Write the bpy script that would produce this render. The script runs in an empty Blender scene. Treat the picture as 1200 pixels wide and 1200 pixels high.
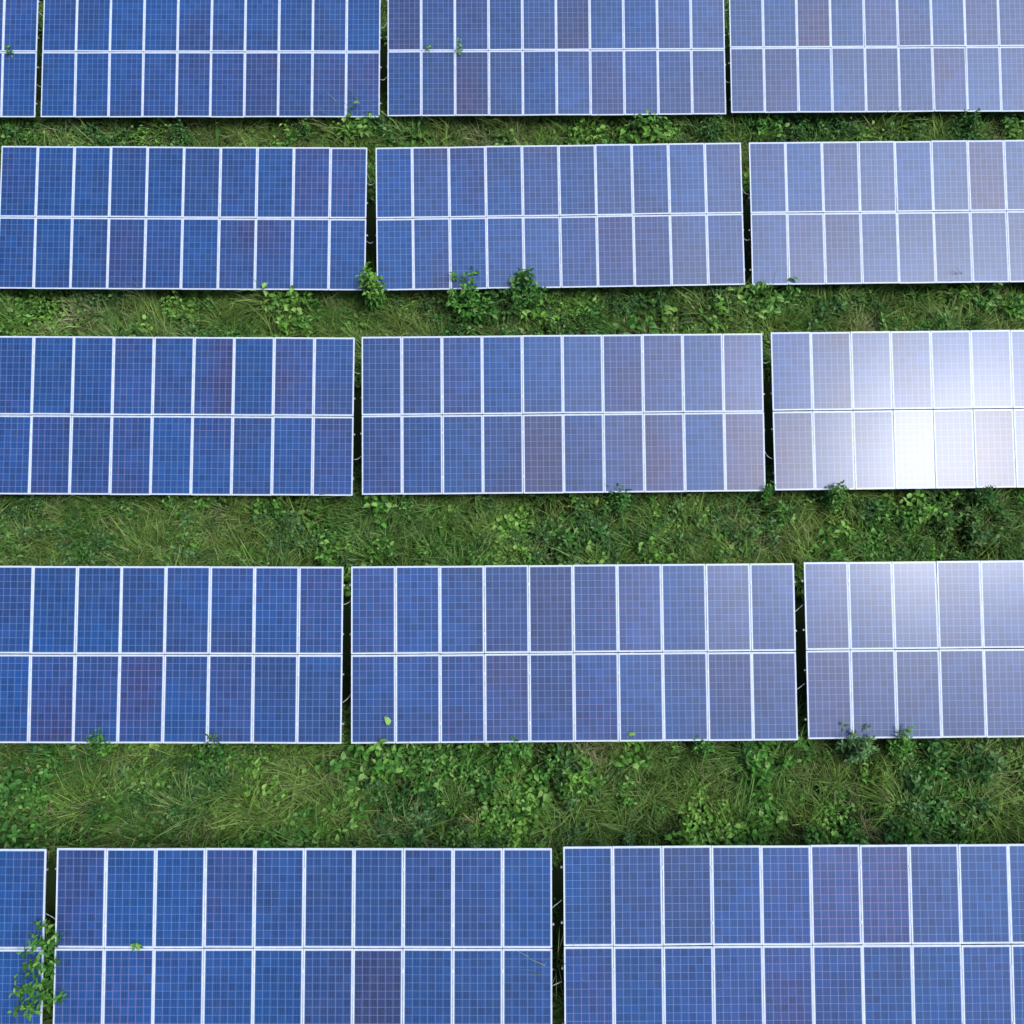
import bpy, math, random
import numpy as np
from mathutils import Vector, Matrix
random.seed(7); rng=np.random.default_rng(11)
scene=bpy.context.scene
R=math.radians
TILT=R(20.3); H=24.0; ZTOP=2.33

# ---------------------------------------------------------------- node helpers
def new_mat(name):
    m=bpy.data.materials.new(name); m.use_nodes=True
    nt=m.node_tree; nt.nodes.clear()
    out=nt.nodes.new('ShaderNodeOutputMaterial')
    return m,nt,out
def N(nt,t,**kw):
    n=nt.nodes.new(t)
    for k,v in kw.items(): setattr(n,k,v)
    return n
def math_n(nt,op,a,b=None,c=None,clamp=False):
    n=nt.nodes.new('ShaderNodeMath'); n.operation=op; n.use_clamp=clamp
    for i,v in enumerate((a,b,c)):
        if v is None: continue
        if isinstance(v,(int,float)): n.inputs[i].default_value=v
        else: nt.links.new(v,n.inputs[i])
    return n.outputs[0]
def mixc(nt,f,a,b,blend='MIX'):
    n=nt.nodes.new('ShaderNodeMix'); n.data_type='RGBA'; n.blend_type=blend
    for s,v in ((n.inputs[0],f),(n.inputs[6],a),(n.inputs[7],b)):
        if isinstance(v,(int,float)): s.default_value=v
        elif isinstance(v,tuple): s.default_value=(*v,1)
        else: nt.links.new(v,s)
    return n.outputs[2]
def maprange(nt,v,a,b,c=0.,d=1.,smooth=True):
    n=nt.nodes.new('ShaderNodeMapRange'); n.interpolation_type='SMOOTHSTEP' if smooth else 'LINEAR'
    nt.links.new(v,n.inputs[0])
    for i,x in enumerate((a,b,c,d)): n.inputs[i+1].default_value=x
    return n.outputs[0]

# ---------------------------------------------------------------- materials
def mat_cells():
    m,nt,out=new_mat('solar_cells_under_glass'); L=nt.links
    uv=N(nt,'ShaderNodeUVMap',uv_map='UVMap')
    sep=N(nt,'ShaderNodeSeparateXYZ'); L.new(uv.outputs[0],sep.inputs[0])
    att=N(nt,'ShaderNodeAttribute',attribute_name='modrand'); 
    sa=N(nt,'ShaderNodeSeparateColor'); L.new(att.outputs['Color'],sa.inputs[0])
    r1,r2,r3=sa.outputs[0],sa.outputs[1],sa.outputs[2]
    W,Hh=0.948,1.921
    cw,ch=(W-0.022)/6,(Hh-0.03)/12
    u=math_n(nt,'DIVIDE',math_n(nt,'SUBTRACT',sep.outputs[0],0.011),cw)
    v=math_n(nt,'DIVIDE',math_n(nt,'SUBTRACT',sep.outputs[1],0.015),ch)
    fu=math_n(nt,'FRACT',u); fv=math_n(nt,'FRACT',v)
    du=math_n(nt,'MULTIPLY',math_n(nt,'SUBTRACT',0.5,math_n(nt,'ABSOLUTE',math_n(nt,'SUBTRACT',fu,0.5))),cw)
    dv=math_n(nt,'MULTIPLY',math_n(nt,'SUBTRACT',0.5,math_n(nt,'ABSOLUTE',math_n(nt,'SUBTRACT',fv,0.5))),ch)
    gu=math_n(nt,'LESS_THAN',du,0.0042); gv=math_n(nt,'LESS_THAN',dv,0.0034)
    gap=math_n(nt,'MAXIMUM',gu,gv)
    fb=math_n(nt,'FRACT',math_n(nt,'MULTIPLY',fu,3))
    bus=math_n(nt,'LESS_THAN',math_n(nt,'ABSOLUTE',math_n(nt,'SUBTRACT',fb,0.5)),0.03)
    mu=math_n(nt,'MAXIMUM',math_n(nt,'LESS_THAN',u,0),math_n(nt,'GREATER_THAN',u,6))
    mv=math_n(nt,'MAXIMUM',math_n(nt,'LESS_THAN',v,0),math_n(nt,'GREATER_THAN',v,12))
    mar=math_n(nt,'MAXIMUM',mu,mv)
    comb=N(nt,'ShaderNodeCombineXYZ'); L.new(math_n(nt,'FLOOR',u),comb.inputs[0]); L.new(math_n(nt,'FLOOR',v),comb.inputs[1])
    L.new(math_n(nt,'MULTIPLY',r3,917.),comb.inputs[2])
    wn=N(nt,'ShaderNodeTexWhiteNoise'); L.new(comb.outputs[0],wn.inputs[0])
    geo=N(nt,'ShaderNodeNewGeometry')
    no=N(nt,'ShaderNodeTexNoise'); no.inputs['Scale'].default_value=0.35; L.new(geo.outputs['Position'],no.inputs['Vector'])
    base=mixc(nt,r1,(0.003,0.045,0.172),(0.013,0.041,0.146))
    base=mixc(nt,maprange(nt,r2,0.78,1.0,0,0.7),base,(0.022,0.027,0.092))
    base=mixc(nt,maprange(nt,no.outputs[0],0.40,0.62,0,0.6),base,(0.002,0.062,0.235))
    br=math_n(nt,'MULTIPLY_ADD',wn.outputs[0],0.40,0.80)
    hs=N(nt,'ShaderNodeHueSaturation'); L.new(base,hs.inputs['Color']); L.new(br,hs.inputs['Value'])
    no2=N(nt,'ShaderNodeTexNoise'); no2.inputs['Scale'].default_value=0.3; L.new(geo.outputs['Position'],no2.inputs['Vector'])
    pk=math_n(nt,'MULTIPLY',maprange(nt,no2.outputs[0],0.38,0.64,0.1,0.62),maprange(nt,r2,0.0,0.9))
    linec=mixc(nt,pk,(0.14,0.26,0.50),(0.40,0.20,0.34))
    col=mixc(nt,math_n(nt,'MULTIPLY',bus,0.5),hs.outputs[0],linec)
    col=mixc(nt,math_n(nt,'MULTIPLY',gap,0.85),col,linec)
    col=mixc(nt,mar,col,(0.50,0.55,0.66))
    nd=N(nt,'ShaderNodeTexNoise'); nd.inputs['Scale'].default_value=3.0; nd.inputs['Detail'].default_value=4; L.new(geo.outputs['Position'],nd.inputs['Vector'])
    edge=maprange(nt,sep.outputs[1],0.0,0.10,1,0)
    dust=math_n(nt,'MULTIPLY_ADD',maprange(nt,nd.outputs[0],0.35,0.75),0.03,0.004)
    dust=math_n(nt,'ADD',dust,math_n(nt,'MULTIPLY',edge,math_n(nt,'MULTIPLY',nd.outputs[0],0.12)))
    col=mixc(nt,dust,col,(0.30,0.31,0.33))
    b=N(nt,'ShaderNodeBsdfPrincipled'); L.new(col,b.inputs['Base Color'])
    b.inputs['Roughness'].default_value=0.40; b.inputs['Specular IOR Level'].default_value=0.28
    b.inputs['Coat Weight'].default_value=0.60; b.inputs['Coat IOR'].default_value=1.5
    L.new(math_n(nt,'MULTIPLY_ADD',r2,0.03,0.215),b.inputs['Coat Roughness'])
    L.new(b.outputs[0],out.inputs[0]); return m
def mat_simple(name,col,rough,metal=0.,nscale=8,var=0.15,spec=.5):
    m,nt,out=new_mat(name); L=nt.links
    geo=N(nt,'ShaderNodeNewGeometry')
    no=N(nt,'ShaderNodeTexNoise'); no.inputs['Scale'].default_value=nscale; no.inputs['Detail'].default_value=3
    L.new(geo.outputs['Position'],no.inputs['Vector'])
    c=mixc(nt,maprange(nt,no.outputs[0],0.3,0.7),tuple(x*(1-var) for x in col),tuple(min(1,x*(1+var)) for x in col))
    b=N(nt,'ShaderNodeBsdfPrincipled'); L.new(c,b.inputs['Base Color'])
    b.inputs['Roughness'].default_value=rough; b.inputs['Metallic'].default_value=metal; b.inputs['Specular IOR Level'].default_value=spec
    L.new(b.outputs[0],out.inputs[0]); return m
def mat_foliage(name,c1,c2,c3,dry=0.0):
    m,nt,out=new_mat(name); L=nt.links
    oi=N(nt,'ShaderNodeObjectInfo'); geo=N(nt,'ShaderNodeNewGeometry')
    at=N(nt,'ShaderNodeAttribute',attribute_name='tint')
    n1=N(nt,'ShaderNodeTexNoise'); n1.inputs['Scale'].default_value=0.5; n1.inputs['Detail'].default_value=2
    L.new(geo.outputs['Position'],n1.inputs['Vector'])
    f=maprange(nt,n1.outputs[0],0.40,0.60)
    col=mixc(nt,f,c1,c2)
    col=mixc(nt,maprange(nt,oi.outputs['Random'],0.45,1.0,0,0.9),col,c3)
    col=mixc(nt,maprange(nt,at.outputs['Fac'],0.80,1.0,0,0.25+dry),col,(0.34,0.35,0.15))
    val=math_n(nt,'MULTIPLY_ADD',at.outputs['Fac'],1.10,0.38)
    hs=N(nt,'ShaderNodeHueSaturation'); L.new(col,hs.inputs['Color']); L.new(val,hs.inputs['Value'])
    b=N(nt,'ShaderNodeBsdfDiffuse'); L.new(hs.outputs[0],b.inputs['Color'])
    L.new(b.outputs[0],out.inputs[0]); return m
def mat_ground():
    m,nt,out=new_mat('grassy_soil'); L=nt.links
    geo=N(nt,'ShaderNodeNewGeometry')
    a=N(nt,'ShaderNodeTexNoise'); a.inputs['Scale'].default_value=0.5; a.inputs['Detail'].default_value=6; L.new(geo.outputs['Position'],a.inputs['Vector'])
    b_=N(nt,'ShaderNodeTexNoise'); b_.inputs['Scale'].default_value=9; b_.inputs['Detail'].default_value=6; L.new(geo.outputs['Position'],b_.inputs['Vector'])
    c=mixc(nt,maprange(nt,a.outputs[0],0.35,0.65),(0.018,0.040,0.012),(0.032,0.056,0.017))
    c=mixc(nt,maprange(nt,b_.outputs[0],0.45,0.7),c,(0.038,0.036,0.022))
    b=N(nt,'ShaderNodeBsdfDiffuse'); L.new(c,b.inputs['Color'])
    L.new(b.outputs[0],out.inputs[0]); return m
M_CELL=mat_cells()
M_FRAME=mat_simple('anodised_aluminium_frame',(0.62,0.68,0.78),0.5,0.0,6,0.08,.3)
M_STEEL=mat_simple('galvanised_steel',(0.30,0.31,0.32),0.6,0.5,12,0.2)
M_CABLE=mat_simple('pale_cable',(0.40,0.41,0.42),0.5)
M_BACK=mat_simple('white_backsheet',(0.5,0.5,0.5),0.6)
F_GRASS=mat_foliage('grass_blades',(0.088,0.190,0.036),(0.168,0.268,0.056),(0.190,0.282,0.088),0.30)
F_BROAD=mat_foliage('broad_leaves',(0.070,0.205,0.036),(0.140,0.300,0.050),(0.058,0.165,0.038),0.0)
F_DARK=mat_foliage('herb_leaves',(0.050,0.138,0.038),(0.088,0.185,0.046),(0.092,0.190,0.070),0.0)
F_DRY=mat_foliage('dry_grass',(0.27,0.29,0.13),(0.36,0.35,0.19),(0.23,0.28,0.12),0.4)
M_GROUND=mat_ground()

# ---------------------------------------------------------------- value noise
_g=rng.random((256,256))
def vnoise(x,y,s):
    x=np.asarray(x)*s+77.3; y=np.asarray(y)*s+41.7
    xi=np.floor(x).astype(int); yi=np.floor(y).astype(int); fx=x-xi; fy=y-yi
    fx=fx*fx*(3-2*fx); fy=fy*fy*(3-2*fy)
    g=lambda a,b:_g[a%256,b%256]
    return (g(xi,yi)*(1-fx)+g(xi+1,yi)*fx)*(1-fy)+(g(xi,yi+1)*(1-fx)+g(xi+1,yi+1)*fx)*fy
def gh(x,y): return 0.16*(vnoise(x,y,0.35)-0.5)+0.10*(vnoise(x,y,1.1)-0.5)

# ---------------------------------------------------------------- ground
def axis():
    near=np.linspace(-22,22,140); far=np.array([30,45,70,110,180,300,600,1200,2500])
    return np.concatenate([-far[::-1],near,far])
ax=axis(); ay=axis()+12
X,Y=np.meshgrid(ax,ay,indexing='ij'); Z=gh(X,Y)*np.exp(-((X/60)**2+((Y-12)/60)**2))
n=len(ax); vs=np.stack([X.ravel(),Y.ravel(),Z.ravel()],1)
fs=[(i*n+j,(i+1)*n+j,(i+1)*n+j+1,i*n+j+1) for i in range(n-1) for j in range(n-1)]
me=bpy.data.meshes.new('ground'); me.from_pydata(vs.tolist(),[],fs); me.materials.append(M_GROUND)
for p in me.polygons: p.use_smooth=True
ob=bpy.data.objects.new('ground',me); scene.collection.objects.link(ob)

# ---------------------------------------------------------------- solar tables
class MB:
    def __init__(s): s.v=[];s.f=[];s.m=[];s.uv=[];s.c=[]
    def quad(s,pts,mat,uv=None,c=(0,0,0)):
        b=len(s.v); s.v+=pts; s.f.append(tuple(range(b,b+4))); s.m.append(mat)
        s.uv.append(uv or [(0,0)]*4); s.c.append(c)
    def box(s,a,b,mat,T=lambda p:p):
        x0,y0,z0=a;x1,y1,z1=b
        P=[T(p) for p in [(x0,y0,z0),(x1,y0,z0),(x1,y1,z0),(x0,y1,z0),(x0,y0,z1),(x1,y0,z1),(x1,y1,z1),(x0,y1,z1)]]
        for q in ((0,3,2,1),(4,5,6,7),(0,1,5,4),(1,2,6,5),(2,3,7,6),(3,0,4,7)):
            s.quad([P[i] for i in q],mat)
    def tube(s,pts,r,mat,k=6):
        pts=[Vector(p) for p in pts]; rings=[]
        for i,p in enumerate(pts):
            d=(pts[min(i+1,len(pts)-1)]-pts[max(i-1,0)]).normalized()
            a=d.orthogonal().normalized(); b=d.cross(a)
            rings.append([tuple(p+a*r*math.cos(t*2*math.pi/k)+b*r*math.sin(t*2*math.pi/k)) for t in range(k)])
        for i in range(len(pts)-1):
            for t in range(k):
                s.quad([rings[i][t],rings[i][(t+1)%k],rings[i+1][(t+1)%k],rings[i+1][t]],mat)
    def build(s,name,mats):
        me=bpy.data.meshes.new(name); me.from_pydata(s.v,[],s.f)
        for m in mats: me.materials.append(m)
        me.polygons.foreach_set('material_index',s.m)
        ul=me.uv_layers.new(name='UVMap'); ul.data.foreach_set('uv',[x for f in s.uv for p in f for x in p])
        ca=me.color_attributes.new('modrand','FLOAT_COLOR','CORNER')
        ca.data.foreach_set('color',[x for c in s.c for _ in range(4) for x in (*c,1)])
        ob=bpy.data.objects.new(name,me); scene.collection.objects.link(ob); return ob
MW,ML,FW,FD=0.990,1.965,0.020,0.035
def make_table(x0,ytop,yaw):
    """local frame: origin = top left corner, x along row, s down the slope, w normal to the panel"""
    B=MB(); ct,st=math.cos(TILT),math.sin(TILT)
    def S(p): x,s,w=p; return (x,-s*ct-w*st,-s*st+w*ct)   # slope -> local
    for r in range(2):
        for c in range(10):
            cx=c*1.0+0.5; cs=r*1.985+ML/2
            ta,tb=random.gauss(0,R(0.42)),random.gauss(0,R(0.3))
            dw=random.uniform(-.0015,.0015); jx=random.uniform(-.0015,.0015); js=random.uniform(-.004,.004)
            def T(p,cx=cx,cs=cs,ta=ta,tb=tb,dw=dw,jx=jx,js=js):
                a,b,w=p; return S((cx+a+jx,cs+b+js,w+dw+a*ta+b*tb))
            hw,hl=MW/2,ML/2
            B.box((-hw,-hl,-FD),(hw,-hl+FW,0),1,T); B.box((-hw,hl-FW,-FD),(hw,hl,0),1,T)
            B.box((-hw,-hl+FW,-FD),(-hw+FW,hl-FW,0),1,T); B.box((hw-FW,-hl+FW,-FD),(hw,hl-FW,0),1,T)
            gw,gl=hw-FW,hl-FW
            rd=(random.random(),random.random(),random.random())
            P=[T((-gw,gl,-.003)),T((gw,gl,-.003)),T((gw,-gl,-.003)),T((-gw,-gl,-.003))]
            B.quad(P,0,[(0,0),(2*gw,0),(2*gw,2*gl),(0,2*gl)],rd)
            Q=[T((-gw,gl,-.009)),T((-gw,-gl,-.009)),T((gw,-gl,-.009)),T((gw,gl,-.009))]
            B.quad(Q,4)
            B.box((-.06,-hl+.15,-.030),(.06,-hl+.25,-.0095),3,T)
    for s_ in (0.42,1.52,2.42,3.52):
        e0,e1=-random.uniform(.01,.05),10+random.uniform(.005,.045)
        B.box((e0,s_-.02,-.10),(e1,s_+.02,-FD-.012),2,S)
        for c in range(1,10):   # module clamps
            B.box((c-.014,s_-.02,-FD-.002),(c+.014,s_+.02,.012),1,S)
    for px in (1.0,3.67,6.33,9.0):
        B.box((px-.03,.15,-.20),(px+.03,3.8,-.102),2,S)
        for s_ in (0.75,3.2):
            top=S((px,s_,-.20)); zb=-ZTOP-.35
            B.box((px-.05,top[1]-.04,zb),(px+.05,top[1]+.04,top[2]),2)
        B.tube([(px,S((px,.75,-.2))[1],-ZTOP+.7),S((px,1.9,-.21))],.02,2)
    for s_ in (random.uniform(.6,1.3),random.uniform(2.4,3.1)):
        a=S((10.0,s_,-.05)); b=S((10.19,s_+random.uniform(-.2,.2),-.06))
        pts=[]
        for i in range(9):
            t=i/8; p=[a[k]*(1-t)+b[k]*t for k in range(3)]; p[2]-=.07*math.sin(math.pi*t); pts.append(p)
        B.tube(pts,.008,3)
    pts=[S((0.3+i*9.4/24,3.30+.02*math.sin(i*1.9),-.13-.03*abs(math.sin(i*.8)))) for i in range(25)]
    B.tube(pts,.012,3,5)
    ob=B.build('solar_panel_table',[M_CELL,M_FRAME,M_STEEL,M_CABLE,M_BACK])
    ob.location=(x0,ytop,ZTOP); ob.rotation_euler=(0,0,yaw); return ob
ROWS={
 0:(32.65,[(-34.3,-.1,0),(-24.1,-.1,0),(-13.9,-.1,0),(-3.7,0,.006),(6.45,.1,.008),(16.65,.2,.008)]),
 1:(26.52,[(-34.3,-.1,0),(-24.06,-.10,0),(-13.9,-.10,0),(-3.70,-.03,.007),(6.45,.10,.007),(16.65,.2,.007)]),
 2:(20.39,[(-34.2,-.1,0),(-24.1,-.10,0),(-13.95,-.09,-.006),(-3.73,-.03,.018),(6.48,.12,.012),(16.7,.2,.01)]),
 3:(14.26,[(-34.3,-.1,0),(-24.1,-.08,0),(-13.92,-.075,-.005),(-3.75,-.025,.010),(6.46,.113,.0126),(16.7,.2,.01)]),
 4:(8.13,[(-34.2,-.1,0),(-24.0,-.05,0),(-13.80,-.04,-.002),(-3.63,-.01,.008),(6.59,.10,.010),(16.8,.2,.01)]),
 5:(2.04,[(-29.6,-.1,0),(-19.40,-.04,0),(-9.19,-.025,0),(1.03,.033,.005),(11.25,.08,.008)]),
 6:(-4.13,[(-29.6,0,0),(-19.40,0,0),(-9.19,0,0),(1.03,0,0),(11.25,0,0)]),
}
for k,(y,tb) in ROWS.items():
    for x0,off,yaw in tb:
        make_table(x0,y+off-5.0*math.sin(yaw),yaw)

# ---------------------------------------------------------------- vegetation meshes
class Veg:
    def __init__(s): s.v=[];s.f=[];s.t=[]
    def ribbon(s,pts,ws,side,t):
        b=len(s.v)
        for p,w in zip(pts,ws):
            s.v.append(tuple(p-side*w/2)); s.v.append(tuple(p+side*w/2)); s.t+= [t,t]
        for i in range(len(pts)-1): s.f.append((b+2*i,b+2*i+1,b+2*i+3,b+2*i+2))
    def blade(s,base,az,L,w,lean,droop,t,seg=4):
        d=Vector((math.cos(az),math.sin(az),0)); side=Vector((-d.y,d.x,0)); p=Vector(base); ang=lean; pts=[p.copy()];ws=[w*.7]
        for i in range(seg):
            p=p+(d*math.sin(ang)+Vector((0,0,math.cos(ang))))*(L/seg); ang+=droop/seg
            pts.append(p.copy()); k=(i+1)/seg; ws.append(w*(1-k**1.8)+.001)
        tw=random.uniform(-.6,.6); side=(side*math.cos(tw)+Vector((0,0,1))*math.sin(tw)).normalized()
        s.ribbon(pts,ws,side,t)
    def leaf(s,base,dirv,L,w,t,fold=.25,droop=.35):
        d=dirv.normalized(); up=Vector((0,0,1)); side=d.cross(up)
        if side.length<.05: side=Vector((1,0,0))
        side.normalize(); n=side.cross(d).normalized()
        tw=random.uniform(-.5,.5); side2=(side*math.cos(tw)+n*math.sin(tw)); n=side2.cross(d).normalized()
        b=len(s.v); P=Vector(base)
        m1=P+d*L*.3; m2=P+d*L*.68-up*L*droop*.2; tip=P+d*L-up*L*droop
        s.v+= [tuple(q) for q in (P,m1+side2*w*.5+n*w*fold,m2+side2*w*.4+n*w*fold,tip,m2-side2*w*.4+n*w*fold,m1-side2*w*.5+n*w*fold,m1,m2)]
        s.t+=[t]*8
        s.f+=[(b,b+1,b+6),(b+6,b+1,b+2,b+7),(b+7,b+2,b+3),(b,b+6,b+5),(b+6,b+7,b+4,b+5),(b+7,b+3,b+4)]
    def stem(s,a,b,r,t,bend=.0):
        a=Vector(a);b=Vector(b); d=(b-a); o=d.orthogonal().normalized(); q=d.cross(o).normalized()
        mid=(a+b)/2
        for sd in (o,q): s.ribbon([a,mid,b],[r*2,r*1.6,r],sd,t)
    def obj(s,name,mat):
        me=bpy.data.meshes.new(name); me.from_pydata(s.v,[],s.f); me.materials.append(mat)
        a=me.attributes.new('tint','FLOAT','POINT'); a.data.foreach_set('value',s.t)
        return bpy.data.objects.new(name,me)
rr=random.uniform
def tuft_long(nb,L,rad,flop=None,w=1.):
    g=Veg()
    for i in range(nb):
        a=rr(0,6.283); r=rad*math.sqrt(random.random()); az=rr(0,6.283) if flop is None else random.gauss(flop,.7)
        g.blade((r*math.cos(a),r*math.sin(a),-.03),az,L*rr(.55,1.15),rr(.013,.028)*w,rr(.1,.6),rr(.7,1.9),random.random())
    return g
def tuft_short(nb):
    g=Veg()
    for i in range(nb):
        a=rr(0,6.283); r=.26*math.sqrt(random.random())
        g.blade((r*math.cos(a),r*math.sin(a),-.02),rr(0,6.283),rr(.12,.28),rr(.012,.020),rr(.1,.8),rr(.3,1.3),random.random(),2)
    return g
def broad(nl,rad,h,ls):
    g=Veg()
    for i in range(nl):
        a=rr(0,6.283); r=rad*math.sqrt(random.random()); z=h*(1-(r/rad)**2*.6)*rr(.45,1.05)
        d=Vector((math.cos(a+rr(-1,1)),math.sin(a+rr(-1,1)),rr(-.15,.5)))
        l=ls*rr(.6,1.3); g.leaf((r*math.cos(a),r*math.sin(a),z),d,l,l*rr(.5,.75),random.random())
    return g
def herb(ns,h,spread,ll,lw=.3,step=.05):
    g=Veg()
    for i in range(ns):
        a=rr(0,6.283); r=spread*random.random()**.7; hh=h*rr(.6,1.1)*(1-.25*r/spread)
        b=Vector((.35*r*math.cos(a),.35*r*math.sin(a),-.03)); tp=Vector((r*math.cos(a),r*math.sin(a),hh))
        g.stem(b,tp,.005,.4)
        n_=max(4,int(hh*.7/step)); ph=rr(0,6)
        for k in range(n_):
            t=.3+.7*k/n_; p=b.lerp(tp,t); ph+=2.4
            l=ll*(1.15-.5*t)*rr(.7,1.2)
            g.leaf(p,Vector((math.cos(ph),math.sin(ph),rr(.1,.6))),l,l*lw*rr(.8,1.2),random.random())
    return g
src=bpy.data.collections.new('grass_species')
specs=[]
for i in range(4): specs.append((tuft_long(30,rr(.50,.80),.14),F_GRASS))       #0-3
for i in range(3): specs.append((tuft_long(32,.95,.20,flop=rr(0,6)),F_GRASS)) #4-6
for i in range(3): specs.append((tuft_short(34),F_GRASS))                     #7-9
for i in range(3): specs.append((broad(46,.28,.32,.12),F_BROAD))             #10-12
for i in range(3): specs.append((herb(9,.62,.30,.15,.45,.045),F_DARK))        #13-15
for i in range(2): specs.append((tuft_long(22,.80,.14,None,.8),F_DRY))                #16-17
for i in range(2): specs.append((broad(50,.28,.14,.07),F_BROAD))              #18-19
for i in range(2): specs.append((broad(24,.34,.38,.21),F_BROAD))              #20-21
for i in range(3): specs.append((herb(15,.80,.40,.18,.5,.06),F_BROAD))        #22-24 bushy weeds
for i,(g,m) in enumerate(specs): src.objects.link(g.obj('grass_clump_%02d'%i,m))

def strip_pts(dens,xr=17.0,w=3.1):
    P=[]
    for k,(y,_) in ROWS.items():
        d=dens*.25 if k in (0,6) else dens
        nn=int(d*w*2*xr)
        x=rng.uniform(-xr,xr,nn); yy=rng.uniform(y-6.0,y-6.0+w,nn); P.append(np.stack([x,yy],1))
    return np.concatenate(P)
pts=[];idx=[];scl=[]
def add(P,ids,smin,smax):
    pts.append(P); idx.append(rng.choice(ids,len(P))); scl.append(rng.uniform(smin,smax,len(P)))
P=strip_pts(18); f=vnoise(P[:,0],P[:,1],.6)*.6+vnoise(P[:,0],P[:,1],1.9)*.4
add(P[f>.42],[0,1,2,3,4,5,6],.6,1.2)
add(strip_pts(11),[7,8,9],1.0,1.5)
P=strip_pts(16); f=vnoise(P[:,0]+50,P[:,1],.45)*.6+vnoise(P[:,0]+20,P[:,1],1.6)*.4
add(P[f>.56],[10,11,12,18,19],.75,1.4)
P=strip_pts(10); f=vnoise(P[:,0]+90,P[:,1]+9,.5)*.6+vnoise(P[:,0]+20,P[:,1]+30,1.4)*.4
add(P[f>.54],[13,14,15],.65,1.3)
P=strip_pts(6); f=vnoise(P[:,0]+130,P[:,1]+9,.7); add(P[f>.53],[16,17],.6,1.15)
P=strip_pts(2.5); f=vnoise(P[:,0]+10,P[:,1]+99,.8); add(P[f>.56],[20,21],.6,1.2)
P=strip_pts(1.6); f=vnoise(P[:,0]+30,P[:,1]+19,.6); add(P[f>.48],[22,23,24],.6,1.25)
# rank growth in a band just in front of each low edge
for k,(y,_) in ROWS.items():
    if k in (0,6): continue
    nn=140; x=rng.uniform(-17,17,nn); yy=y-3.70+rng.normal(-.17,.13,nn)
    f=vnoise(x+200,yy,.5); s=f>.40
    add(np.stack([x,yy],1)[s],[13,14,15,22,23,24,4,5,6,16,17],.8,1.5)
P=np.stack([rng.uniform(-22,22,1800),rng.uniform(-8,36,1800)],1); add(P,[0,1,7,8,9,18],.5,.9)
PT=np.concatenate(pts); IX=np.concatenate(idx); SC=np.concatenate(scl)
nP=len(PT)
SC*=.68+.68*vnoise(PT[:,0]+5,PT[:,1]+60,1.0)
V=np.stack([PT[:,0],PT[:,1],gh(PT[:,0],PT[:,1])],1)
me=bpy.data.meshes.new('grass'); me.vertices.add(nP); me.vertices.foreach_set('co',V.ravel())
a=me.attributes.new('rot','FLOAT_VECTOR','POINT'); a.data.foreach_set('vector',np.stack([rng.normal(0,.12,nP),rng.normal(0,.12,nP),rng.uniform(0,6.283,nP)],1).ravel())
a=me.attributes.new('scl','FLOAT','POINT'); a.data.foreach_set('value',SC)
a=me.attributes.new('idx','INT','POINT'); a.data.foreach_set('value',IX.astype(np.int32))
grass=bpy.data.objects.new('grass',me); scene.collection.objects.link(grass)
ng=bpy.data.node_groups.new('grass_scatter','GeometryNodeTree')
ng.interface.new_socket('Geometry',in_out='INPUT',socket_type='NodeSocketGeometry'); ng.interface.new_socket('Geometry',in_out='OUTPUT',socket_type='NodeSocketGeometry')
gi=ng.nodes.new('NodeGroupInput'); go=ng.nodes.new('NodeGroupOutput')
ci=ng.nodes.new('GeometryNodeCollectionInfo'); ci.inputs['Collection'].default_value=src; ci.inputs['Separate Children'].default_value=True; ci.inputs['Reset Children'].default_value=True
ip=ng.nodes.new('GeometryNodeInstanceOnPoints'); ip.inputs['Pick Instance'].default_value=True
def na(name,dt):
    n=ng.nodes.new('GeometryNodeInputNamedAttribute'); n.data_type=dt; n.inputs[0].default_value=name; return n.outputs[0]
ng.links.new(gi.outputs[0],ip.inputs['Points']); ng.links.new(ci.outputs[0],ip.inputs['Instance'])
ng.links.new(na('idx','INT'),ip.inputs['Instance Index']); ng.links.new(na('rot','FLOAT_VECTOR'),ip.inputs['Rotation']); ng.links.new(na('scl','FLOAT'),ip.inputs['Scale'])
ng.links.new(ip.outputs[0],go.inputs[0])
md=grass.modifiers.new('scatter','NODES'); md.node_group=ng
print('instances',nP)

# individual tall weeds at table edges and in the gaps
def plant(name,g,mat,x,y,z=None):
    o=g.obj(name,mat); o.location=(x,y,gh(x,y) if z is None else z); scene.collection.objects.link(o)
for (x,y,h,sp,l) in [(-3.84,16.66,1.9,.44,.24),(-1.15,16.40,1.65,.72,.22),(.35,16.50,1.9,.62,.22),
    (6.35,10.6,1.45,.16,.13),(8.05,10.48,1.6,.34,.17),(7.7,4.38,1.65,.48,.18),(8.75,4.40,1.65,.34,.15),(-9.2,4.40,1.45,.26,.14),
    (-1.9,4.2,1.3,.55,.19),(.0,4.25,1.3,.48,.18),(1.5,3.7,1.0,.62,.21),(-6.7,4.40,1.4,.2,.13),(4.3,4.40,1.45,.26,.14),
    (2.6,10.48,1.4,.40,.15),(11.7,10.45,1.5,.34,.15),(-2.7,10.2,1.0,.45,.17),(5.9,22.6,1.2,.5,.17),(13.5,22.65,1.3,.5,.17),(-9.9,22.5,1.0,.4,.15),(-6.2,22.55,1.1,.4,.15)]:
    plant('weed_plant',herb(int(12+sp*44),h,sp,l,.40,.06),F_BROAD if abs(x)<4 else random.choice([F_BROAD,F_DARK]),x,y)
plant('tall_weed',herb(26,2.7,.48,.19,.42,.06),F_BROAD,-9.33,.25)
plant('tall_weed',herb(26,2.4,.58,.19,.42,.06),F_BROAD,-9.45,-.55)
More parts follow.
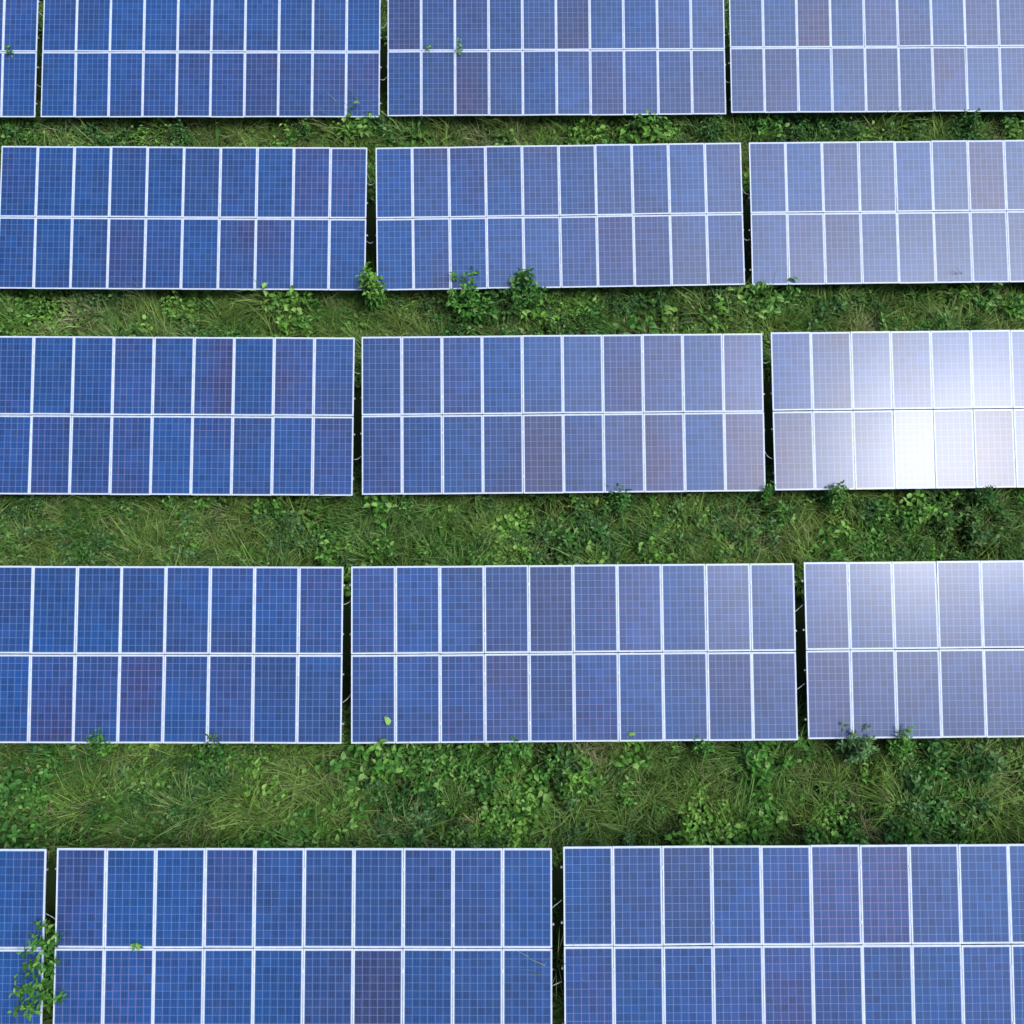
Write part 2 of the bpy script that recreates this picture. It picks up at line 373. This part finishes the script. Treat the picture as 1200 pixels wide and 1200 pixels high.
for (x,y,h,sp) in [(-2.5,24.58,1.97,.16),(-1.55,24.56,2.02,.22),(-14.85,24.5,2.0,.22),(-7.55,.17,1.98,.16)]:
    plant('climbing_weed',herb(11,h,sp,.17,.5,.04),F_BROAD,x,y)
g=Veg()
for i in range(18): g.blade((rr(-.03,.03),rr(-.25,.2),0),rr(0,6.28),rr(1.8,2.5),.022,rr(0,.12),rr(.3,1.0),random.random(),6)
plant('tall_grass_tuft',g,F_DRY,.93,-.15)
g=Veg()
for i in range(7): g.blade((rr(-.05,.05),rr(-.05,.05),0),rr(0,6.28),rr(1.4,1.9),.018,rr(0,.15),rr(.2,.9),random.random(),6)
plant('tall_grass_tuft',g,F_DRY,-10.0,16.65)

# ---------------------------------------------------------------- light
SUN=Vector((.405,-.230,.885)).normalized()
sun=bpy.data.lights.new('sun','SUN'); sun.energy=1.35; sun.angle=R(10); sun.color=(1,.985,.97)
so=bpy.data.objects.new('sun',sun); so.rotation_euler=SUN.to_track_quat('Z','Y').to_euler(); so.location=(20,-10,60); scene.collection.objects.link(so)
w=bpy.data.worlds.new('World'); scene.world=w; w.use_nodes=True; nt=w.node_tree; nt.nodes.clear()
sky=N(nt,'ShaderNodeTexSky'); sky.sky_type='NISHITA'; sky.sun_disc=False
sky.sun_elevation=math.asin(SUN.z); sky.sun_rotation=math.atan2(SUN.x,SUN.y); sky.dust_density=1.8; sky.air_density=1.0
# thin bright cloud veil drifting around the sun
tc=N(nt,'ShaderNodeTexCoord'); dt=N(nt,'ShaderNodeVectorMath',operation='DOT_PRODUCT'); nt.links.new(tc.outputs['Generated'],dt.inputs[0])
dt.inputs[1].default_value=Vector((.49,.03,.87)).normalized()
lobe=math_n(nt,'POWER',math_n(nt,'MAXIMUM',dt.outputs['Value'],0.0),12.0)
cn=N(nt,'ShaderNodeTexNoise'); cn.inputs['Scale'].default_value=3.0; cn.inputs['Detail'].default_value=5; nt.links.new(tc.outputs['Generated'],cn.inputs['Vector'])
lobe=math_n(nt,'MULTIPLY',lobe,maprange(nt,cn.outputs[0],.3,.7,.7,1.3))
bg=N(nt,'ShaderNodeBackground'); bg.inputs[1].default_value=0.145
bg2=N(nt,'ShaderNodeBackground'); bg2.inputs[0].default_value=(.86,.92,1.0,1); nt.links.new(math_n(nt,'MULTIPLY',lobe,4.6),bg2.inputs[1])
ad=N(nt,'ShaderNodeAddShader'); nt.links.new(bg.outputs[0],ad.inputs[0]); nt.links.new(bg2.outputs[0],ad.inputs[1])
wo=N(nt,'ShaderNodeOutputWorld'); nt.links.new(sky.outputs[0],bg.inputs[0]); nt.links.new(ad.outputs[0],wo.inputs[0])

# ---------------------------------------------------------------- camera
cam=bpy.data.cameras.new('camera'); cam.lens=36; cam.sensor_width=36; cam.clip_end=6000
co=bpy.data.objects.new('camera',cam); co.location=(0,0,H); co.rotation_euler=(R(23.5),0,0); scene.collection.objects.link(co); scene.camera=co
scene.view_settings.view_transform='Standard'; scene.view_settings.look='None'; scene.view_settings.exposure=0
